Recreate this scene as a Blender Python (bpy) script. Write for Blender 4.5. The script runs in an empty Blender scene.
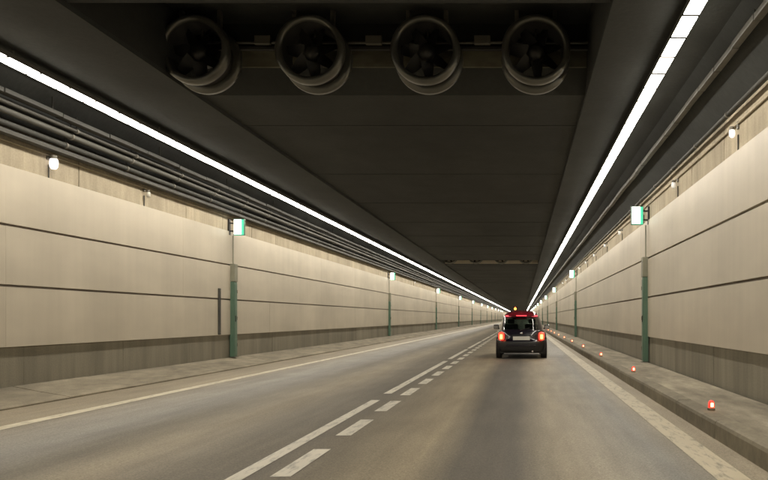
import bpy, bmesh, math, random
from mathutils import Vector
random.seed(7)
R = math.radians
S = bpy.context.scene
C = S.collection

# ------------------------------------------------------------------ camera, world, exposure
H = 1.30                                    # eye height
cd = bpy.data.cameras.new('camera'); cam = bpy.data.objects.new('camera', cd); C.objects.link(cam)
cam.location = (0, 0, H); cam.rotation_euler = (R(90), 0, 0)
cd.sensor_width = 36; cd.lens = 744 / 768 * 36
cd.shift_x = -139 / 768; cd.shift_y = 78 / 768
cd.clip_start = 0.05; cd.clip_end = 2000
S.camera = cam
w = bpy.data.worlds.new('World'); S.world = w; w.use_nodes = True
w.node_tree.nodes['Background'].inputs[0].default_value = (.02, .02, .022, 1)
w.node_tree.nodes['Background'].inputs[1].default_value = .05
S.render.engine = 'CYCLES'
S.cycles.use_denoising = True
S.cycles.max_bounces = 6; S.cycles.diffuse_bounces = 3; S.cycles.glossy_bounces = 2; S.cycles.adaptive_threshold = .02
S.cycles.sample_clamp_indirect = 6
S.cycles.blur_glossy = 1.0
S.view_settings.view_transform = 'Standard'; S.view_settings.look = 'None'
S.view_settings.exposure = 0; S.view_settings.gamma = 1
STRIP = 38.0                                # light strip emission
Y0, Y1 = -45.0, 600.0                       # tunnel behind / ahead of the eye
WL, WR = -8.2, 3.1                          # inner wall faces
ZC = 5.0                                    # ceiling height

# ------------------------------------------------------------------ materials
def nodes(name):
    m = bpy.data.materials.new(name); m.use_nodes = True
    nt = m.node_tree
    return m, nt, nt.nodes['Principled BSDF']
def plain(name, col, rough=.6, metal=0, spec=.5, coat=0):
    m, nt, b = nodes(name)
    b.inputs['Base Color'].default_value = (*col, 1); b.inputs['Roughness'].default_value = rough
    b.inputs['Metallic'].default_value = metal; b.inputs['Specular IOR Level'].default_value = spec
    b.inputs['Coat Weight'].default_value = coat
    return m
def emis(name, col, s, base=(.8, .8, .8)):
    m, nt, b = nodes(name)
    b.inputs['Base Color'].default_value = (*base, 1); b.inputs['Roughness'].default_value = .35
    b.inputs['Emission Color'].default_value = (*col, 1); b.inputs['Emission Strength'].default_value = s
    return m
def N(nt, t, **kw):
    n = nt.nodes.new(t)
    for k, v in kw.items(): setattr(n, k, v)
    return n
def noise(nt, scale, vec, detail=3, rough=.55):
    g = N(nt, 'ShaderNodeMapping'); g.inputs['Scale'].default_value = scale
    nt.links.new(vec, g.inputs[0])
    n = N(nt, 'ShaderNodeTexNoise'); n.inputs['Scale'].default_value = 1
    n.inputs['Detail'].default_value = detail; n.inputs['Roughness'].default_value = rough
    nt.links.new(g.outputs[0], n.inputs['Vector'])
    return n.outputs[0]
def ramp(nt, fac, stops):
    r = N(nt, 'ShaderNodeValToRGB'); e = r.color_ramp.elements
    while len(e) < len(stops): e.new(.5)
    for k, (p, c) in enumerate(stops):
        e[k].position = p; e[k].color = (*c, 1) if len(c) == 3 else c
    nt.links.new(fac, r.inputs[0]); return r.outputs[0]
def mul(nt, a, b, fac=1.0):
    m = N(nt, 'ShaderNodeMix', data_type='RGBA', blend_type='MULTIPLY'); m.inputs[0].default_value = fac
    nt.links.new(a, m.inputs[6]); nt.links.new(b, m.inputs[7]); return m.outputs[2]
def bump(nt, b, h, strength, dist=.01):
    n = N(nt, 'ShaderNodeBump'); n.inputs['Strength'].default_value = strength; n.inputs['Distance'].default_value = dist
    nt.links.new(h, n.inputs['Height']); nt.links.new(n.outputs[0], b.inputs['Normal'])
def g3(v): return (v, v, v)
def surface(name, col, rough, sets, bumps=None, spec=.4, per_piece=0):
    """base colour times several world-space noises (scale, low, high)"""
    m, nt, b = nodes(name)
    pos = N(nt, 'ShaderNodeNewGeometry').outputs['Position']
    rgb = N(nt, 'ShaderNodeRGB'); rgb.outputs[0].default_value = (*col, 1); c = rgb.outputs[0]
    for sc, lo, hi in sets:
        c = mul(nt, c, ramp(nt, noise(nt, sc, pos), [(.3, g3(lo)), (.7, g3(hi))]))
    if per_piece:
        oi = N(nt, 'ShaderNodeObjectInfo').outputs['Random']
        c = mul(nt, c, ramp(nt, oi, [(0, g3(1 - per_piece)), (1, g3(1))]))
    nt.links.new(c, b.inputs['Base Color'])
    b.inputs['Roughness'].default_value = rough; b.inputs['Specular IOR Level'].default_value = spec
    if bumps: bump(nt, b, noise(nt, bumps[0], pos, 6), bumps[1], bumps[2])
    return m

def asphalt():
    m, nt, b = nodes('asphalt')
    pos = N(nt, 'ShaderNodeNewGeometry').outputs['Position']
    sx = N(nt, 'ShaderNodeSeparateXYZ'); nt.links.new(pos, sx.inputs[0])
    # wander the wear tracks a little along the road
    wn = noise(nt, (.15, .05, 1), pos, 3)
    ma = N(nt, 'ShaderNodeMath', operation='MULTIPLY_ADD'); ma.inputs[1].default_value = .36
    nt.links.new(wn, ma.inputs[0]); nt.links.new(sx.outputs[0], ma.inputs[2])
    mr = N(nt, 'ShaderNodeMapRange'); mr.inputs[1].default_value = -7.4; mr.inputs[2].default_value = 2.6
    nt.links.new(ma.outputs[0], mr.inputs[0])
    def P(x): return (x + .18 + 7.4) / 10.0
    L = (0.370, 0.310, 0.213); D = (0.149, 0.133, 0.107); G = (0.298, 0.284, 0.254)
    stops = [(P(-7.3), (0.296, 0.250, 0.179)), (P(-6.3), (0.312, 0.268, 0.195)), (P(-5.6), (0.327, 0.303, 0.259)), (P(-4.9), G), (P(-4.3), (0.199, 0.177, 0.136)),
             (P(-3.6), (0.347, 0.294, 0.208)), (P(-2.9), (0.199, 0.173, 0.130)), (P(-2.2), (0.174, 0.152, 0.115)), (P(-1.55), (0.296, 0.249, 0.174)),
             (P(-1.0), L), (P(-.62), D), (P(-.1), D), (P(.35), (0.347, 0.297, 0.213)), (P(.8), (0.321, 0.287, 0.223)), (P(1.25), (0.261, 0.253, 0.231)), (P(1.75), (0.329, 0.281, 0.203))]
    c = ramp(nt, mr.outputs[0], stops)
    for sc, lo, hi in [((1.6, .10, 1), .84, 1.12), ((9, .5, 1), .93, 1.06), ((60, 60, 60), .68, 1.28), ((26, 18, 26), .86, 1.1), ((.5, .5, .5), .9, 1.08), ((3.5, .8, 1), .9, 1.05)]:
        c = mul(nt, c, ramp(nt, noise(nt, sc, pos), [(.3, g3(lo)), (.7, g3(hi))]))
    c = mul(nt, c, ramp(nt, noise(nt, (2.6, 1.1, 1), pos, 5, .6), [(.64, g3(1)), (.74, g3(.88))]))
    nt.links.new(c, b.inputs['Base Color'])
    rr = N(nt, 'ShaderNodeMapRange'); rr.inputs[3].default_value = .52; rr.inputs[4].default_value = .75
    nt.links.new(noise(nt, (1.2, .2, 1), pos), rr.inputs[0]); nt.links.new(rr.outputs[0], b.inputs['Roughness'])
    b.inputs['Specular IOR Level'].default_value = .4
    bump(nt, b, noise(nt, (90, 90, 90), pos, 2), .5, .006)
    return m

def paint(name, col):
    m, nt, b = nodes(name)
    pos = N(nt, 'ShaderNodeNewGeometry').outputs['Position']
    c = ramp(nt, noise(nt, (14, 3, 14), pos, 6, .7), [(.30, tuple(v * .42 for v in col)), (.50, col)])
    c = mul(nt, c, ramp(nt, noise(nt, (.8, .5, 1), pos), [(.3, g3(.82)), (.7, g3(1.05))]))
    nt.links.new(c, b.inputs['Base Color']); b.inputs['Roughness'].default_value = .55
    bump(nt, b, noise(nt, (80, 80, 80), pos, 2), .3, .003)
    return m

M = {}
M['asphalt'] = asphalt()
M['line'] = paint('line_paint', (.74, .69, .57))
M['edge'] = paint('edge_paint', (.68, .62, .47))
M['edge2'] = paint('gutter_paint', (.52, .46, .335))
M['panel'] = surface('wall_panel_enamel', (.575, .515, .41), .42,
    [((.2, .35, .35), .88, 1.06), ((3, 1.6, .16), .95, 1.03), ((1.2, .5, 1.6), .93, 1.04), ((9, 7, .5), .975, 1.015)], ((2, 2, 2), .12, .02), per_piece=.025)
M['concrete'] = surface('bare_concrete', (.46, .395, .285), .85,
    [((1, 1, .6), .78, 1.1), ((9, 9, 1.2), .85, 1.08), ((30, 30, 30), .9, 1.08)], ((40, 40, 40), .3, .006), per_piece=.12)
M['skirt'] = surface('skirting_concrete', (.265, .24, .18), .8,
    [((1, 1.1, .2), .78, 1.12), ((6, 5, .5), .86, 1.1), ((40, 40, 40), .9, 1.08)], ((35, 35, 35), .3, .006), per_piece=.12)
M['walk'] = surface('walkway_concrete', (.34, .30, .225), .85,
    [((1.8, .45, 1), .6, 1.2), ((6, 2.2, 3), .75, 1.14), ((45, 45, 45), .85, 1.1)], ((40, 40, 40), .4, .006))
M['board'] = surface('lit_band_tone', (.17, .16, .115), .85, [((1.5, 1, 3), .5, 1.2), ((.6, 1, 1), .6, 1.2)])  # lighter than the soffit, painting strip light onto the near bay
M['apron'] = surface('apron_concrete', (.285, .247, .178), .85,
    [((1.8, .5, 1), .66, 1.16), ((6, 2.2, 3), .78, 1.12), ((45, 45, 45), .85, 1.1)], ((40, 40, 40), .4, .006), per_piece=.05)
M['kerb'] = surface('kerb_concrete', (.25, .22, .16), .8,
    [((2, 2, 2), .75, 1.1), ((20, 12, 8), .85, 1.1)], ((40, 40, 40), .4, .006), per_piece=.15)
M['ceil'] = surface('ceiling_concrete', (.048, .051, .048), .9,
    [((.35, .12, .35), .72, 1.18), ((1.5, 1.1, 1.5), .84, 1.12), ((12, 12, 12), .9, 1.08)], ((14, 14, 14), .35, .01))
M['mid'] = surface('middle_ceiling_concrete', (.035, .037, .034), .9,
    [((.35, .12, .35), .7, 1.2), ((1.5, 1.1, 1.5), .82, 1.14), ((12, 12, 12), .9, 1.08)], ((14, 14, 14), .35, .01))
M['joint'] = plain('joint_dark', (.26, .22, .185), .8)
M['joint2'] = plain('ceiling_joint_seal', (.03, .0315, .03), .8)
M['tray'] = surface('galvanised_tray', (.125, .12, .10), .5, [((2, 2, 2), .75, 1.1), ((20, 6, 20), .85, 1.1)], per_piece=.2)
M['traydark'] = surface('sooty_tray_shadow_gap', (.05, .048, .04), .65, [((2, 2, 2), .75, 1.15)])  # also colours the shadow gap above the right wall
M['pipe'] = surface('grey_pipe', (.075, .073, .062), .65, [((2, .7, 2), .7, 1.15)])
M['pipedark'] = surface('dull_pipe', (.045, .045, .039), .7, [((2, .7, 2), .65, 1.15)])
M['strip'] = emis('strip_diffuser', (1, .925, .80), STRIP)
M['housing'] = plain('fixture_housing', (.12, .115, .10), .5, .3)
M['fanmetal'] = surface('fan_casing', (.05, .046, .038), .34, [((5, 5, 5), .75, 1.1)], spec=.6)
M['fanring'] = plain('fan_ring', (.13, .128, .112), .3, .6)
M['fandark'] = plain('fan_inside', (.03, .028, .025), .6)
M['fanblade'] = plain('fan_blade', (.028, .027, .025), .45, .4)
M['steel'] = plain('steel_bracket', (.16, .15, .125), .5, .5)
M['green'] = surface('green_enamel', (.115, .20, .14), .42, [((3, 3, 1), .8, 1.1), ((20, 20, 4), .9, 1.05)])
M['postgrey'] = surface('grey_box', (.26, .255, .19), .5, [((3, 3, 3), .85, 1.08)])
M['signwhite'] = emis('sign_white', (1, 1, .93), 3.2)
M['signgreen'] = emis('sign_green', (.06, .62, .34), 1.15, (.05, .3, .18))
M['signbox'] = plain('sign_box', (.07, .16, .11), .5)
M['lampglow'] = emis('lamp_glow', (1, .93, .92), 1.7)
M['lampdim'] = emis('lamp_dim', (1, .95, .82), .3)
M['lampmid'] = emis('lamp_mid', (1, .95, .88), .9)
M['lampoff'] = plain('lamp_off', (.55, .52, .44), .35)
M['red'] = emis('red_marker', (1, .05, .03), 1.5, (.25, .02, .02))
M['redhot'] = emis('red_marker_core', (1, .5, .22), 6, (.3, .1, .05))
M['black'] = plain('black_plastic', (.02, .02, .02), .5)
M['rubber'] = plain('tyre_rubber', (.02, .019, .018), .75)
M['alloy'] = plain('alloy', (.35, .35, .35), .35, .9)
M['body'] = plain('car_paint', (.010, .008, .016), .2, 0, .5, 1)
M['roofred'] = plain('car_roof_paint', (.19, .011, .02), .1, 0, .5, 1)
M['plate'] = plain('number_plate', (.8, .78, .72), .35)
M['taillens'] = emis('tail_lens', (1, .06, .03), 2.2, (.5, .02, .02))
M['tailcore'] = emis('tail_core', (1, .36, .07), 7, (.5, .1, .02))
M['brake'] = emis('brake_lens', (1, .05, .07), 2.2, (.5, .02, .02))
M['upperlens'] = emis('upper_lens', (1, .12, .15), 1.1, (.5, .03, .04))
M['amber'] = emis('amber_signal', (1, .42, .05), 2.6)
M['redsig'] = emis('red_signal', (1, .06, .03), 3)
M['chrome'] = plain('chrome', (.6, .6, .6), .15, 1)
M['seat'] = plain('seat_fabric', (.03, .03, .032), .85)
def glass():
    m, nt, b = nodes('car_glass')
    out = nt.nodes['Material Output']
    t = N(nt, 'ShaderNodeBsdfTransparent'); t.inputs[0].default_value = (.34, .41, .38, 1)
    g = N(nt, 'ShaderNodeBsdfGlossy'); g.inputs['Roughness'].default_value = .03
    lw = N(nt, 'ShaderNodeLayerWeight'); lw.inputs[0].default_value = .3
    f = N(nt, 'ShaderNodeMapRange'); f.inputs[3].default_value = .05; f.inputs[4].default_value = .5
    nt.links.new(lw.outputs['Facing'], f.inputs[0])
    mx = N(nt, 'ShaderNodeMixShader')
    nt.links.new(f.outputs[0], mx.inputs[0]); nt.links.new(t.outputs[0], mx.inputs[1]); nt.links.new(g.outputs[0], mx.inputs[2])
    nt.links.new(mx.outputs[0], out.inputs[0]); return m
M['glass'] = glass()

# ------------------------------------------------------------------ helpers
def link(name, mesh, parent=None, loc=(0, 0, 0)):
    o = bpy.data.objects.new(name, mesh); C.objects.link(o); o.location = loc
    if parent is not None: o.parent = parent
    return o
def tag(o, label=None, cat=None, group=None, kind=None):
    if label: o['label'] = label
    if cat: o['category'] = cat
    if group: o['group'] = group
    if kind: o['kind'] = kind
    return o
def empty(name, loc, label=None, cat=None, group=None, kind=None):
    return tag(link(name, None, None, loc), label, cat, group, kind)
class MB:
    def __init__(s): s.v = []; s.f = []; s.sm = []
    def add(s, v, f, smooth=False):
        k = len(s.v); s.v += [tuple(p) for p in v]; s.f += [tuple(k + i for i in q) for q in f]; s.sm += [smooth] * len(f); return s
    def box(s, x0, x1, y0, y1, z0, z1):
        v = [(x, y, z) for z in (z0, z1) for y in (y0, y1) for x in (x0, x1)]
        return s.add(v, [(0, 2, 3, 1), (4, 5, 7, 6), (0, 1, 5, 4), (2, 6, 7, 3), (0, 4, 6, 2), (1, 3, 7, 5)])
    def quad(s, a, b, c, d): return s.add([a, b, c, d], [(0, 1, 2, 3)])
    def cbox(s, x0, x1, y0, y1, z0, z1, c=.01):
        bm = bmesh.new(); bmesh.ops.create_cube(bm, size=1)
        for v in bm.verts:
            v.co = Vector(((x0 + x1) / 2 + v.co.x * (x1 - x0), (y0 + y1) / 2 + v.co.y * (y1 - y0), (z0 + z1) / 2 + v.co.z * (z1 - z0)))
        bmesh.ops.bevel(bm, geom=bm.edges[:], offset=c, segments=2, profile=.6, affect='EDGES')
        bm.verts.index_update()
        s.add([v.co[:] for v in bm.verts], [[v.index for v in f.verts] for f in bm.faces]); bm.free(); return s
    def tube(s, p, q, r, n=12, caps=True, r2=None):
        p = Vector(p); q = Vector(q); d = (q - p).normalized()
        u = d.orthogonal().normalized(); w_ = d.cross(u); r2 = r if r2 is None else r2
        v = []; 
        for k in range(n):
            a = 2 * math.pi * k / n; e = u * math.cos(a) + w_ * math.sin(a); v += [p + e * r, q + e * r2]
        s.add(v, [(2 * k, 2 * ((k + 1) % n), 2 * ((k + 1) % n) + 1, 2 * k + 1) for k in range(n)], True)
        if caps: s.add(v, [tuple(2 * k for k in reversed(range(n))), tuple(2 * k + 1 for k in range(n))])
        return s
    def lathe(s, prof, n=40, smooth=True):
        """profile of (radius, y) turned about the y axis, closed loop if ends meet"""
        v = []; m = len(prof)
        for k in range(n):
            a = 2 * math.pi * k / n; v += [(r * math.cos(a), y, r * math.sin(a)) for r, y in prof]
        f = [(k * m + j, k * m + j + 1, ((k + 1) % n) * m + j + 1, ((k + 1) % n) * m + j) for k in range(n) for j in range(m - 1)]
        return s.add(v, f, smooth)
    def mesh(s, name, mat):
        me = bpy.data.meshes.new(name); me.from_pydata(s.v, [], s.f); me.polygons.foreach_set('use_smooth', s.sm)
        if mat is not None: me.materials.append(M[mat] if isinstance(mat, str) else mat)
        me.update(); return me
    def build(s, name, mat, parent=None, loc=(0, 0, 0)): return link(name, s.mesh(name, mat), parent, loc)
def copy_tree(o, parent=None):
    c = o.copy(); C.objects.link(c); c.parent = parent
    for ch in o.children: copy_tree(ch, c)
    return c
ORD = ['nearest', 'second', 'third', 'fourth', 'fifth', 'sixth', 'seventh', 'eighth', 'ninth', 'tenth', 'eleventh', 'twelfth', 'thirteenth', 'fourteenth', 'fifteenth', 'sixteenth']

# ------------------------------------------------------------------ road
XK_L, XK_R, ZW = -7.3, 2.06, .20            # kerb faces, walkway height
road = tag(MB().quad((XK_L - .1, Y0, 0), (XK_R + .1, Y0, 0), (XK_R + .1, Y1, 0), (XK_L - .1, Y1, 0)).build('road', 'asphalt'),
           'worn grey brown two-lane asphalt road through the tunnel', None, None, 'structure')
K = 744 * H / 1000.0                         # metres per inverse-pixel unit
dash = MB().quad((-.085, 0, 0), (.085, 0, 0), (.085, 1.28, 0), (-.085, 1.28, 0)).mesh('lane_dash', 'line')
y = 6.08 - 2.135 * 2
for k in range(110):
    link('lane_dash', dash, road, (-1.985, y, .004)); y += 2.135
SEG = [(-4.2, 11.75), (12.75, 22.4), (23.55, 30.8)]
yy = 31.7
while yy < 260: SEG.append((yy, yy + 9.6)); yy += 10.6
SEG.append((yy, 590))
for a, b in SEG:
    MB().quad((-2.395, a, 0), (-2.255, a, 0), (-2.255, b, 0), (-2.395, b, 0)).build('lane_line', 'line', road, (0, 0, .004))
MB().quad((-6.25, Y0 + 1, 0), (-6.05, Y0 + 1, 0), (-6.05, 590, 0), (-6.25, 590, 0)).build('edge_line', 'edge', road, (0, 0, .004))
MB().quad((1.56, Y0 + 1, 0), (1.83, Y0 + 1, 0), (1.83, 590, 0), (1.56, 590, 0)).build('edge_line', 'edge2', road, (0, 0, .004))
# worn repair patch beside the car
MB().add([(.9, 25.6, 0), (1.5, 25.2, 0), (1.52, 33, 0), (1.0, 34, 0)], [(0, 1, 2, 3)]).build('road_patch', paint('patch', (.22, .2, .16)), road, (0, 0, .003))

# kerbs and walkways
def kerb_side(side):
    s = 1 if side == 'right' else -1
    xk = XK_R if s > 0 else XK_L
    xw = WR if s > 0 else WL
    kr = tag(empty('kerb_' + side, (xk, 0, 0)), ('low concrete kerb along the right edge of the road' if s > 0 else 'sloping pale concrete kerb at the foot of the left wall'), None, None, 'structure')
    prof = [(0, -.05), (0, .02), (.02, .035), (.5, .115), (.93, .196), (.93, -.05)] if s < 0 else [(0, -.05), (0, .155), (.012, .188), (.045, .202), (.20, .204), (.20, -.05)]
    def stone(L):
        mb = MB(); v = [(s * a, 0, b) for a, b in prof] + [(s * a, L, b) for a, b in prof]; n = len(prof)
        mb.add(v, [(k, (k + 1) % n, n + (k + 1) % n, n + k) if s < 0 else (k, n + k, n + (k + 1) % n, (k + 1) % n) for k in range(n)] + [tuple(range(n)), tuple(range(2 * n - 1, n - 1, -1))])
        return mb
    km = 'kerb' if s > 0 else 'apron'
    me = stone(1.988 if s > 0 else 1.994).mesh('kerb_stone', km)
    for k in range(75):
        o = link('kerb_stone', me, kr, (random.uniform(-.004, .004), -4 + 2 * k, random.uniform(-.003, .003)))
    stone(Y1 - 146).build('kerb_run', km, kr, (0, 146, 0)); stone(-4 - Y0 - .01).build('kerb_run', km, kr, (0, Y0, 0))
    if s < 0: return
    a, b = sorted((xk + s * .195, xw))
    # slightly uneven walkway surface
    mb = MB(); nx = 5; ny = 240; v = []
    for j in range(ny + 1):
        t = j / ny; yv = Y0 + (Y1 - Y0) * (t ** 1.6)
        for i in range(nx + 1):
            v.append((a + (b - a) * i / nx, yv, ZW - .002 + (random.uniform(-.006, .006) if 0 < i < nx else 0)))
    mb.add(v, [(j * (nx + 1) + i, j * (nx + 1) + i + 1, (j + 1) * (nx + 1) + i + 1, (j + 1) * (nx + 1) + i) for j in range(ny) for i in range(nx)])
    tag(mb.build('walkway_' + side, 'walk'), 'raised concrete walkway at the foot of the %s wall' % side, None, None, 'structure')
kerb_side('left'); kerb_side('right')

# ------------------------------------------------------------------ walls
ROWS = [(.835, 1.795), (1.835, 2.765), (2.805, 3.725)]
def wall(side):
    s = 1 if side == 'right' else -1
    xw = WR if s > 0 else WL
    root = empty('wall_' + side, (xw, 0, 0), 'beige panelled tunnel wall on the %s with dark skirting' % side, None, None, 'structure')
    # dark backing behind the joints
    MB().box(*sorted((s * .06, s * .5)), Y0, Y1, -.2, 4.36).build('wall_backing', 'joint', root)
    def piece(L, z0, z1, d): # local box, inner face at x=-s*d.. backing
        return MB().cbox(*sorted((-s * d, s * .075)), 0, L, z0, z1, .003)
    L = 6.15
    for z0, z1 in ROWS:
        me = piece(L - .0025, z0, z1, 0).mesh('wall_panel', 'panel')
        for k in range(32):
            link('wall_panel', me, root, (random.uniform(-.002, .002), -12 + L * k + .8 * s, 0))
        yb = -12 + L * 32 + .8 * s
        tag(piece(Y1 - yb, z0, z1, 0).build('wall_panel_run', 'panel', root, (0, yb, 0)), kind='stuff')
        tag(piece(-12 + .8 * s - .0025 - Y0, z0, z1, 0).build('wall_panel_run', 'panel', root, (0, Y0, 0)), kind='stuff')
    for nm, mt, z0, z1, L2, d in (('concrete_panel', 'concrete', 3.735, 4.35, 2.2, -.035), ('skirting_panel', 'skirt', .15, .828, 3.05, -.05)):
        me = piece(L2 - (.02 if z0 > 1 else .007), z0, z1, d).mesh(nm, mt)
        n2 = int(170 / L2)
        for k in range(n2):
            link(nm, me, root, (random.uniform(-.004, .004), -6 + L2 * k, 0))
        tag(piece(Y1 + 6 - L2 * n2, z0, z1, d).build(nm + '_run', mt, root, (0, -6 + L2 * n2, 0)), kind='stuff')
        tag(piece(-6.02 - Y0, z0, z1, d).build(nm + '_run', mt, root, (0, Y0, 0)), kind='stuff')
    return root
wall('left'); wall('right')

# ------------------------------------------------------------------ ceiling with fan niches
NX0, NX1, ZN = -5.45, 1.05, 6.1
NICHES = [(8.9, 12.15), (48.6, 51.9)]
mb = MB()
hl, hr = WL + .55, WR - .55
for s, xw, xh in ((-1, WL - .12, hl), (1, WR + .12, hr)):
    mb.quad((xw, Y0, 4.33), (xh, Y0, ZC), (xh, Y1, ZC), (xw, Y1, 4.33))
mb.quad((hl, Y0, ZC), (NX0, Y0, ZC), (NX0, Y1, ZC), (hl, Y1, ZC))
mb.quad((NX1, Y0, ZC), (hr, Y0, ZC), (hr, Y1, ZC), (NX1, Y1, ZC))
ZM = 5.07                                   # middle of the ceiling, a little higher
for xe in (NX0, NX1): mb.quad((xe, Y0, ZC), (xe, Y1, ZC), (xe, Y1, ZM), (xe, Y0, ZM))
md = MB()
ys = [Y0] + [t for n in NICHES for t in (n[0], n[1] + .45)] + [Y1]
for k in range(0, len(ys), 2):
    md.quad((NX0, ys[k], ZM), (NX1, ys[k], ZM), (NX1, ys[k + 1], ZM), (NX0, ys[k + 1], ZM))
for a, b in NICHES:
    md.quad((NX0, a, ZN), (NX1, a, ZN), (NX1, b, ZN), (NX0, b, ZN)); md.quad((NX0, a, ZM), (NX1, a, ZM), (NX1, a, ZN), (NX0, a, ZN))
    md.quad((NX0, b, 5.38), (NX1, b, 5.38), (NX1, b, ZN), (NX0, b, ZN)); md.quad((NX0, b + .45, ZM), (NX1, b + .45, ZM), (NX1, b, 5.38), (NX0, b, 5.38))
    for xe in (NX0, NX1):
        md.add([(xe, b, ZM), (xe, b + .45, ZM), (xe, b, 5.38)], [(0, 1, 2)]); md.quad((xe, a, ZM), (xe, b, ZM), (xe, b, ZN), (xe, a, ZN))
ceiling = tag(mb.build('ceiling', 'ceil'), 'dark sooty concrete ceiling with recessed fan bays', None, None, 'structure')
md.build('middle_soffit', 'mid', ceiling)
for a, b in NICHES:                         # pale band painting in strip light on the rear face of each bay
    MB().cbox(NX0 + .01, NX1 - .01, b - .03, b + .02, *((5.385, 5.72) if a < 20 else (5.09, 5.5)), .006).build('lit_band', 'board' if a < 20 else 'panel', ceiling)

cj = MB().box(NX0 + .02, NX1 - .02, -.02, .02, -.006, .02).mesh('ceiling_joint', 'joint2')
for k in range(14):
    yv = 14.6 + 4.9 * k
    if not 48 < yv < 53: link('ceiling_joint', cj, ceiling, (0, yv, ZM - .004))

# ------------------------------------------------------------------ light strips
ZS = 4.82
def light_strip(x, label):
    t = empty('light_strip', (x, 0, ZS), label, 'light strip', 'light strips under the ceiling')
    pitch = .69; hw = .088 if x > 0 else .104
    hb = MB().box(-hw - .0015, hw + .0015, Y0 + .5, 590, .0035, .075)
    hb.build('housing', 'housing', t)
    for k in range(0, 60):
        MB().tube((0, 2 + 4.14 * k, .08), (0, 2 + 4.14 * k, ZC - ZS + .02), .012, 6).build('hanger', 'steel', t)
    def lens(mb, y0, L=.625):
        y1 = y0 + L
        v = [(x, yq, z) for yq in (y0, y1) for x, z in ((-hw, .003), (-hw, -.007), (hw, -.007), (hw, .003))]
        return mb.add(v, [(k, k + 1, k + 5, k + 4) for k in range(3)])
    me = lens(MB(), 0, .625 if x > 0 else .643).mesh('light_panel', 'strip')
    for k in range(149):
        link('light_panel', me, t, (0, 6.6 + pitch * k, random.uniform(-.003, .003)))
    gw = .058 if x > 0 else .04
    dv = MB().box(-hw - .004, hw + .004, 0, gw, -.009, .003).mesh('module_divider', 'housing')
    for k in range(149): link('module_divider', dv, t, (0, 6.6 + pitch * k - gw - .0035, 0))
    mb = MB()
    yv = 6.6 - pitch * 8
    while yv > Y0 + 1: lens(mb, yv, pitch * 8 - .04); yv -= pitch * 8
    yv = 6.6 + pitch * 149
    while yv < 580: lens(mb, yv, pitch * 10 - .04); yv += pitch * 10
    tag(mb.build('light_panel_run', 'strip', t), kind='stuff')
light_strip(-7.05, 'continuous bright white light strip along the left side of the ceiling')
light_strip(1.95, 'continuous bright white light strip along the right side of the ceiling')

# ------------------------------------------------------------------ trays, pipes
def tray(x, z, wd, ht, label, mat, seg=.9, n=70):
    t = empty('cable_tray', (x, 0, z), label, 'cable tray', 'trays and pipes under the ceiling edge')
    me = MB().cbox(-wd / 2, wd / 2, 0, seg - .018, 0, ht, .012).mesh('tray_section', mat)
    for k in range(n):
        o = link('tray_section', me, t, (random.uniform(-.008, .008), 4 + seg * k, random.uniform(-.008, .008)))
    tag(MB().box(-wd / 2, wd / 2, 4 + seg * n, 590, 0, ht).build('tray_run', mat, t), kind='stuff')
    for k in range(40):
        MB().box(-.008, .008, 5 + 3.6 * k, 5.016 + 3.6 * k, ht - .01, ht + .25).build('bracket', 'traydark', t)
tray(2.68, 4.70, .095, .08, 'beige jointed cable tray hung between right light strip and right wall', 'tray')
tray(-7.72, 4.64, .14, .07, 'upper grey cable tray hung beside the left light strip', 'pipedark', 1.4, 60)
def pipe(x, z, r, label, mat, name='pipe', clip=2.0, hang=True):
    t = empty(name, (x, 0, z), label, 'pipe', 'trays and pipes under the ceiling edge')
    MB().tube((0, Y0 + 1, 0), (0, 590, 0), r, 14).build('tube', mat, t)
    me = MB().lathe([(r + .002, -.025), (r + .012, -.025), (r + .012, .025), (r + .002, .025)], 14, False).mesh('clamp', 'steel')
    for k in range(45): link('clamp', me, t, (0, 5 + clip * k, 0))
    me2 = MB().box(-.006, .006, -.006, .006, r, r + .22).mesh('hanger', 'traydark')
    for k in range(45 if hang else 0): link('hanger', me2, t, (0, 5 + clip * k, 0))
pipe(-7.90, 4.47, .05, 'pale pipe running along the top of the left wall above the dark pipe', 'pipe')
pipe(-8.00, 4.315, .045, 'lower grey pipe running above the left concrete wall band', 'pipedark')
pipe(3.03, 4.31, .035, 'dark line standing in for the shadow gap along the top edge of the right wall', 'traydark', hang=False)  # dark tube added in place of a shadow gap above the wall
t = empty('cable_duct', (-8.08, 0, 4.18), 'flat dark cable duct fixed to the top of the left wall', 'duct', 'trays and pipes under the ceiling edge')
MB().box(-.1, .05, Y0 + 1, 590, 0, .075).build('duct_body', 'traydark', t)
pipe(-7.80, 4.56, .03, 'thin dark conduit between the pale pipe and the upper tray on the left', 'traydark')

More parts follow.
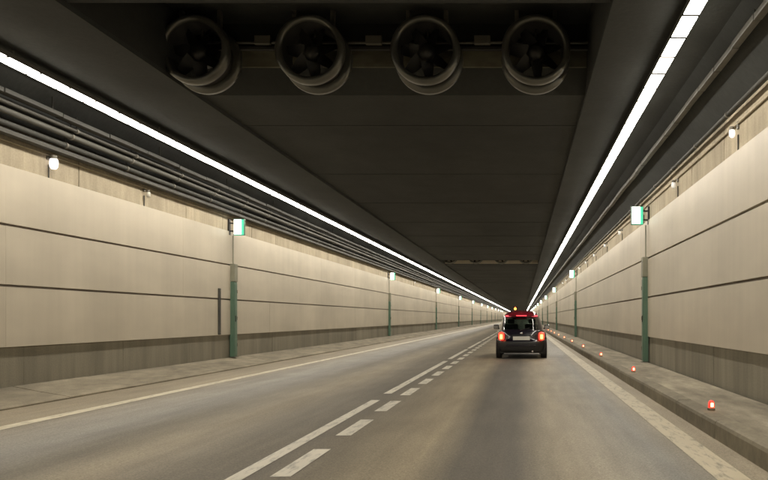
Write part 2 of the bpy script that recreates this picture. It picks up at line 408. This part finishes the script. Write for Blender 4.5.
# ------------------------------------------------------------------ jet fans
def jet_fan():
    t = empty('jet_fan', (0, 0, 0))
    MB().lathe([(.40, .02), (.405, -.02), (.43, -.055), (.47, -.06), (.497, -.03), (.50, .10), (.487, .13)], 48).build('mouth_ring', 'fanring', t)
    MB().lathe([(.487, .13), (.43, .14), (.41, .17), (.405, .50)], 48).build('casing', 'fandark', t)  # near-black colour stands in for shade in the gap between rings
    MB().lathe([(.41, .42), (.49, .42), (.512, .445), (.512, .53), (.49, .535), (.40, .535)], 48).build('rear_flange', 'fanring', t)
    MB().lathe([(.40, .0), (.395, .25), (.39, .50)], 48).build('inner_lining', 'fandark', t)
    hub = MB().lathe([(.001, .06), (.06, .065), (.11, .10), (.125, .16), (.125, .5)], 28).build('hub', 'fanblade', t)
    for k in range(7):
        a = 2 * math.pi * k / 7 + .3
        rr = [(.12, .16, .10), (.22, .18, .10), (.32, .20, .085), (.385, .21, .07)]
        v = []
        for r, yv, hw in rr:
            tw = R(62 - 90 * (r - .12))
            e = Vector((math.cos(a), 0, math.sin(a))); tt = Vector((-math.sin(a), 0, math.cos(a)))
            for sg in (-1, 1):
                p = e * r + tt * (sg * hw * math.sin(tw)) + Vector((0, yv + sg * hw * math.cos(tw), 0)); v.append(p)
        vv = v + [p + Vector((0, .008, 0)) for p in v]
        f = [(2 * j, 2 * j + 2, 2 * j + 3, 2 * j + 1) for j in range(3)] + [(8 + 2 * j, 8 + 2 * j + 1, 8 + 2 * j + 3, 8 + 2 * j + 2) for j in range(3)]
        MB().add(vv, f, True).build('blade', 'fanblade', t)
    for k in range(3):
        a = 2 * math.pi * k / 3 + math.pi / 2
        MB().tube((.11 * math.cos(a), .3, .11 * math.sin(a)), (.40 * math.cos(a), .3, .40 * math.sin(a)), .018, 8).build('strut', 'fanmetal', t)
    for sx in (-.28, .28):
        MB().cbox(sx - .03, sx + .03, .2, .28, .34, .70, .006).build('mounting_bracket', 'steel', t)
    return t
FX = [-5.04, -3.27, -1.50, .20]
proto = jet_fan()
fl = ['round grey jet fan under the near ceiling bay, leftmost of the four', 'round grey jet fan under the near ceiling bay, second from left',
      'round grey jet fan under the near ceiling bay, third from left', 'round grey jet fan under the near ceiling bay, rightmost of the four']
fl2 = [s.replace('near ceiling bay', 'far ceiling bay') for s in fl]
first = True
for yb, labs in ((11.4, fl), (51.1, fl2)):
    for x, lab in zip(FX, labs):
        o = proto if first else copy_tree(proto); first = False
        o.location = (x, yb, 5.42 if yb < 20 else 5.58); o.rotation_euler = (0, random.uniform(-.6, .6) if yb > 20 else FX.index(x) * .0, 0)
        o.scale = (1.06, 1, 1.06)
        tag(o, lab, 'jet fan', 'jet fans in the ceiling bays')
    nm = 'near' if yb < 20 else 'far'
    b = empty('support_beam', (-2.2, yb + .55, 5.60), 'steel beam joining the jet fans across the %s ceiling bay' % nm, 'beam')
    MB().cbox(-3.24, 3.24, -.04, .04, 0, .05, .006).build('beam_body', 'fandark', b)
    MB().tube((-3.24, -.06, .10), (3.24, -.06, .10), .022, 10).build('cable_conduit', 'tray', b)
    for q in (-1.95, -.18, 1.55):
        MB().cbox(q - .13, q + .13, -.12, -.04, .06, .2, .012).build('junction_box', 'steel', b)

# ------------------------------------------------------------------ emergency posts and lit signs
def post(s):
    """s = +1: on the right wall, -1: on the left; local origin at wall face on the walkway"""
    t = empty('emergency_post', (0, 0, 0))
    i = -s
    X = lambda a, b: sorted((i * a, i * b))
    MB().cbox(*X(-.02, .11), 0, .21, .012, 2.12, .012).build('cabinet', 'green', t)
    d = MB().cbox(*X(.111, .12), .02, .19, .06, 2.06, .004).build('cabinet_door', 'green', t)
    MB().cbox(*X(.12, .138), .04, .06, 1.0, 1.16, .004).build('handle', 'black', d)
    for z in (.3, 1.05, 1.8): MB().tube((i * .118, .185, z), (i * .118, .185, z + .09), .012, 8).build('hinge', 'steel', d)
    MB().cbox(*X(-.02, .125), -.012, .222, 2.125, 2.62, .012).build('top_box', 'postgrey', t)
    MB().box(*X(-.03, .145), -.025, .235, .0, .012).build('base_plate', 'steel', t)
    MB().tube((i * .03, .12, 2.62), (i * .03, .12, 3.42), .016, 8).build('conduit', 'postgrey', t)
    return t
def sign(s):
    t = empty('exit_sign', (0, 0, 0))
    i = -s
    a, b = sorted((i * .14, i * .48))
    hs = MB().cbox(a, b, -.05, .05, -.25, .25, .012).build('housing', 'signbox', t)
    MB().cbox(a + .02, b - .085, -.062, -.045, -.225, .225, .004).build('lit_face', 'signwhite', t)
    MB().cbox(b - .083, b - .012, -.062, -.045, -.225, .225, .004).build('green_face', 'signgreen', t)
    MB().cbox(a + .02, b - .012, -.060, -.045, -.245, -.227, .003).build('green_border', 'signgreen', t)
    for z in (-.12, .12):
        MB().box(*sorted((-i * .05, i * .15)), -.02, .02, z - .02, z + .02).build('bracket', 'black', t)
    MB().box(*sorted((-i * .05, i * .012)), -.05, .05, -.24, .24).build('wall_plate', 'black', t)
    return t
for s, y0, side in ((-1, 20.85, 'left'), (1, 18.5, 'right')):
    xw = WR if s > 0 else WL
    pp, sp = post(s), sign(s)
    for k in range(12):
        yv = y0 + 24.5 * k
        p = pp if k == 0 else copy_tree(pp); p.location = (xw, yv, ZW)
        how = 'nearest' if k == 0 else ORD[k] + ' along'
        tag(p, '%s tall green emergency post with grey top box against the %s wall' % (how, side), 'emergency post', 'green emergency posts')
        q = sp if k == 0 else copy_tree(sp); q.location = (xw, yv - .05, 3.84); q.scale = (.88, 1, .92)
        tag(q, '%s lit white and green sign box on the %s wall above a green post' % (how, side), 'sign', 'lit signs along the walls')
# narrow grey cover strip on the left wall
t = empty('cover_strip', (WL, 20.0, .95), 'narrow vertical grey strip on left wall beside the nearest green post', 'cover strip')
MB().cbox(-.01, .035, 0, .12, -.1, 1.15, .008).build('channel', 'pipe', t)
for z in (-.04, 1.08): MB().tube((.03, .06, z), (.042, .06, z), .014, 8).build('bolt', 'steel', t)

# small wall lamps
def wall_lamp(s, mat, big):
    t = empty('wall_lamp', (0, 0, 0)); i = -s
    k = .78 if big else .5
    MB().cbox(*sorted((-i * .04, i * .03)), -.07 * k, .07 * k, .06, .17, .01).build('back_plate', 'steel', t)
    g = MB().lathe([(.0, -.13 * k), (.05 * k, -.125 * k), (.085 * k, -.07 * k), (.09 * k, .0), (.085 * k, .07 * k), (.07 * k, .1 * k)], 16).build('globe', mat, t)
    g.rotation_euler = (R(90), 0, 0); g.location = (i * .10, 0, 0)
    MB().tube((i * .10, 0, .095 * k), (i * .10, 0, .15 * k + .02), .07 * k, 12).build('cap', 'steel', t)
    MB().tube((i * .012, 0, -.02), (i * .012, 0, -.30), .012, 8).build('conduit', 'pipe', t)
    return t
def put_lamp(s, yv, mat, big, lab):
    o = wall_lamp(s, mat, big); o.location = ((WR if s > 0 else WL) + s * .035, yv, 3.98); tag(o, lab, 'wall lamp', 'small lamps on the upper walls')
put_lamp(-1, 12.9, 'lampglow', True, 'small glowing white lamp on left wall top, nearest the camera')
put_lamp(-1, 16.15, 'lampoff', False, 'small unlit pale lamp on left wall between glowing lamp and lit sign')
for k in range(12):
    lit = k == 0
    put_lamp(1, 10.8 + 4.2 * k, 'lampmid' if lit else 'lampdim', False, ('nearest' if k == 0 else ORD[k] + ' along') + ' small white lamp on the upper concrete band of right wall')
put_lamp(-1, 56, 'lampdim', False, 'tiny pale lamp on left wall between the second and third lit signs')
for s, x in ((-1, WL - .015), (1, WR + .015)):
    side = 'left' if s < 0 else 'right'
    t = empty('wall_conduit', (x, 0, 4.12), 'thin conduit running along the %s concrete wall band' % side, 'conduit')
    MB().tube((0, Y0 + 1, 0), (0, 590, 0), .016, 8).build('tube', 'concrete', t)

# red guide lights on the right kerb
def marker():
    t = empty('guide_light', (0, 0, 0))
    MB().cbox(-.045, .045, -.045, .05, 0, .03, .008).build('base', 'kerb', t)
    h = MB().lathe([(.0, .13), (.025, .125), (.042, .10), (.046, .06), (.046, .034)], 14).build('lens', 'red', t)
    h.rotation_euler = (R(90), 0, 0)
    c = MB().cbox(-.019, .019, -.058, -.036, .045, .10, .008).build('lamp', 'redhot', t)
    return t
mp = marker()
for k in range(16):
    o = mp if k == 0 else copy_tree(mp)
    o.scale = (.85, .85, .92)
    o.location = (2.24 - .006 * min(k, 6), 8.85 + 6.2 * k, ZW + .003)
    tag(o, '%s small glowing red guide light on the right kerb' % ('nearest' if k == 0 else ORD[k] + ' along'), 'guide light', 'red guide lights on the right kerb')

# ------------------------------------------------------------------ overhead signal far ahead
t = empty('overhead_signal', (-2.45, 235, 4.25), 'far amber warning signal hanging from the ceiling above the dark car', 'signal')
MB().cbox(-.75, .75, .02, .22, -.65, .65, .04).build('panel', 'black', t)
for sx in (0,):
    MB().tube((sx, .02, -.05), (sx, -.1, -.05), .42, 20).build('amber_lamp', 'amber', t)
MB().tube((0, .02, .48), (0, -.08, .48), .13, 16).build('red_lamp', 'redsig', t)
for sx in (-.5, .5): MB().tube((sx, .12, .6), (sx, .12, ZC - 4.22 + .02), .03, 8).build('hanger', 'steel', t)

# ------------------------------------------------------------------ the car
car = empty('car', (-.05, 23.6, 0), 'dark hatchback with red roof and glowing tail lights driving ahead in the right lane', 'car')
car.scale = (1.035, 1.035, 1.02)
def outline(wd, r, f, n=5.0, k=64):
    m, hh = (r + f) / 2, (f - r) / 2; pts = []
    for j in range(k):
        a = 2 * math.pi * j / k
        c, s_ = math.cos(a), math.sin(a)
        pts.append((math.copysign(abs(c) ** (2 / n), c) * wd, m + math.copysign(abs(s_) ** (2 / n), s_) * hh))
    return pts
def slices(sl, sub=3):
    """smoothly interpolated (z, half width, rear y, front y)"""
    out = []
    for i in range(len(sl) - 1):
        p0, p1, p2, p3 = sl[max(i - 1, 0)], sl[i], sl[i + 1], sl[min(i + 2, len(sl) - 1)]
        for j in range(sub):
            t = j / sub
            out.append(tuple(.5 * (2 * b + (c - a) * t + (2 * a - 5 * b + 4 * c - d) * t * t + (3 * b - a - 3 * c + d) * t ** 3) for a, b, c, d in zip(p0, p1, p2, p3)))
    out.append(sl[-1]); return out
def shell(sl, keep=None, caps=(False, False), off=0.0, n=5.0, k=64):
    mb = MB(); v = []
    for z, wd, r, f in sl: v += [(x, y, z) for x, y in outline(wd + off, r - off, f + off, n, k)]
    fs = []
    for i in range(len(sl) - 1):
        for j in range(k):
            q = (i * k + j, i * k + (j + 1) % k, (i + 1) * k + (j + 1) % k, (i + 1) * k + j)
            c = sum((Vector(v[e]) for e in q), Vector()) / 4
            if keep is None or keep(c, sl[i]): fs.append(q)
    if caps[0]: fs.append(tuple(reversed(range(k))))
    if caps[1]: fs.append(tuple(range((len(sl) - 1) * k, len(sl) * k)))
    mb.add(v, fs, True); return mb
LOW = slices([(.21, .68, .16, 3.55), (.27, .75, .05, 3.66), (.38, .785, .01, 3.70), (.50, .795, .0, 3.71), (.56, .798, .02, 3.70), (.60, .798, .06, 3.66),
              (.74, .793, .075, 3.50), (.84, .775, .10, 3.1), (.885, .755, .125, 2.80)])
shell(LOW, None, (True, True)).build('body', 'body', car)
UP = slices([(.885, .715, .13, 2.78), (1.05, .665, .19, 2.48), (1.22, .605, .26, 2.18), (1.32, .56, .30, 2.02), (1.40, .52, .31, 1.92)], 4)
def rear_glass(c, s_): return c.y < s_[2] + .16 and abs(c.x) < s_[1] * .80 and .90 < c.z < 1.27
def front_glass(c, s_): return c.y > s_[3] - .2 and abs(c.x) < s_[1] * .86 and c.z < 1.30
def side_glass(c, s_): return abs(c.x) > s_[1] * .93 and (.62 < c.y < 1.2 or 1.28 < c.y < s_[3] - .22) and .91 < c.z < 1.29
glassy = lambda c, s_: rear_glass(c, s_) or front_glass(c, s_) or side_glass(c, s_)
shell(UP, lambda c, s_: not glassy(c, s_) and c.z < 1.31).build('pillars', 'body', car)
shell(UP, rear_glass).build('rear_window', 'glass', car)
shell(UP, front_glass).build('windscreen', 'glass', car)
shell(UP, lambda c, s_: side_glass(c, s_) and c.x < 0).build('side_window', 'glass', car)
shell(UP, lambda c, s_: side_glass(c, s_) and c.x > 0).build('side_window', 'glass', car)
RF = slices([(1.30, .572, .262, 2.06), (1.36, .54, .30, 1.98), (1.415, .485, .37, 1.88), (1.46, .41, .47, 1.76), (1.50, .30, .66, 1.58), (1.525, .15, .95, 1.35)], 4)
shell(RF, None, (True, True)).build('roof', 'roofred', car)
# spoiler lip with high brake light
sp = MB().cbox(-.40, .40, .20, .42, 1.325, 1.375, .022).build('spoiler', 'roofred', car)
MB().cbox(-.16, .16, .19, .21, 1.335, 1.362, .004).build('brake_light', 'brake', sp)
for s in (-1, 1):
    tl = MB().cbox(*sorted((s * .53, s * .71)), .03, .26, .575, .835, .075).build('tail_light', 'taillens', car)
    MB().cbox(*sorted((s * .31, s * .50)), .272, .36, 1.315, 1.365, .02).build('upper_light', 'upperlens', car)
    MB().cbox(*sorted((s * .582, s * .662)), .018, .06, .62, .765, .025).build('bulb', 'tailcore', tl)
    mir = MB().cbox(*sorted((s * .755, s * .93)), 1.98, 2.10, .90, 1.05, .03).build('mirror', 'body', car)
    MB().cbox(*sorted((s * .775, s * .915)), 1.972, 1.985, .92, 1.03, .005).build('mirror_glass', 'chrome', mir)
    MB().cbox(*sorted((s * .70, s * .775)), 2.0, 2.06, .90, .945, .01).build('mirror_arm', 'black', mir)
    for yv in (.58, 3.02):
        wh = empty('wheel', (s * .70, yv, .30)); wh.parent = car
        ty = MB().lathe([(.19, -.085), (.25, -.095), (.285, -.085), (.298, -.05), (.30, 0), (.298, .05), (.285, .085), (.25, .095), (.19, .085)], 36).build('tyre', 'rubber', wh)
        rm = MB().lathe([(.0, .06), (.04, .07), (.05, .05), (.17, .055), (.195, .085), (.195, -.085), (.0, -.06)], 24).build('rim', 'alloy', wh)
        for q in (ty, rm): q.rotation_euler = (0, 0, R(-90 if s > 0 else 90))
        MB().lathe([(.32, 0), (.36, 0), (.365, .01), (.32, .012)], 28).build('wheel_arch', 'black', car, (s * .775, yv, .31)).rotation_euler = (0, 0, R(-90 if s > 0 else 90))
shell(slices([(.23, .73, .06, 3.6), (.27, .752, .03, 3.66), (.38, .785, .0, 3.70), (.50, .795, -.008, 3.71), (.545, .795, .012, 3.70)]), lambda c, s_: c.y < .42, off=.012).build('rear_bumper', 'black', car)
MB().cbox(-.46, .46, -.03, .02, .40, .445, .012).build('bumper_trim', 'body', car)
MB().cbox(-.26, .26, .028, .06, .585, .70, .004).build('number_plate', 'plate', car)
MB().cbox(-.30, .30, .04, .09, .715, .745, .01).build('hatch_handle', 'black', car)
MB().lathe([(.0, -.012), (.035, -.01), (.045, 0), (.045, .03)], 20).build('badge', 'chrome', car, (0, .088, .80))
MB().tube((-.05, .105, .895), (.26, .14, .96), .011, 8).build('rear_wiper', 'black', car)
MB().tube((.34, .02, .235), (.34, .3, .235), .032, 14).build('exhaust', 'chrome', car)
MB().box(-.66, .66, .3, 3.4, .17, .24).build('underbody', 'black', car)
MB().tube((-.66, .58, .28), (.66, .58, .28), .045, 10).build('axle', 'black', car)
for sx in (-.34, .34):
    st = MB().cbox(sx - .23, sx + .23, 1.55, 1.72, .5, 1.08, .05).build('seat', 'seat', car)
    MB().cbox(sx - .12, sx + .12, 1.52, 1.62, 1.09, 1.24, .04).build('headrest', 'seat', st)
bs = MB().cbox(-.58, .58, .62, .78, .5, .92, .05).build('rear_bench', 'seat', car)
for sx in (-.36, .36): MB().cbox(sx - .11, sx + .11, .62, .72, .91, 1.02, .03).build('headrest', 'seat', bs)
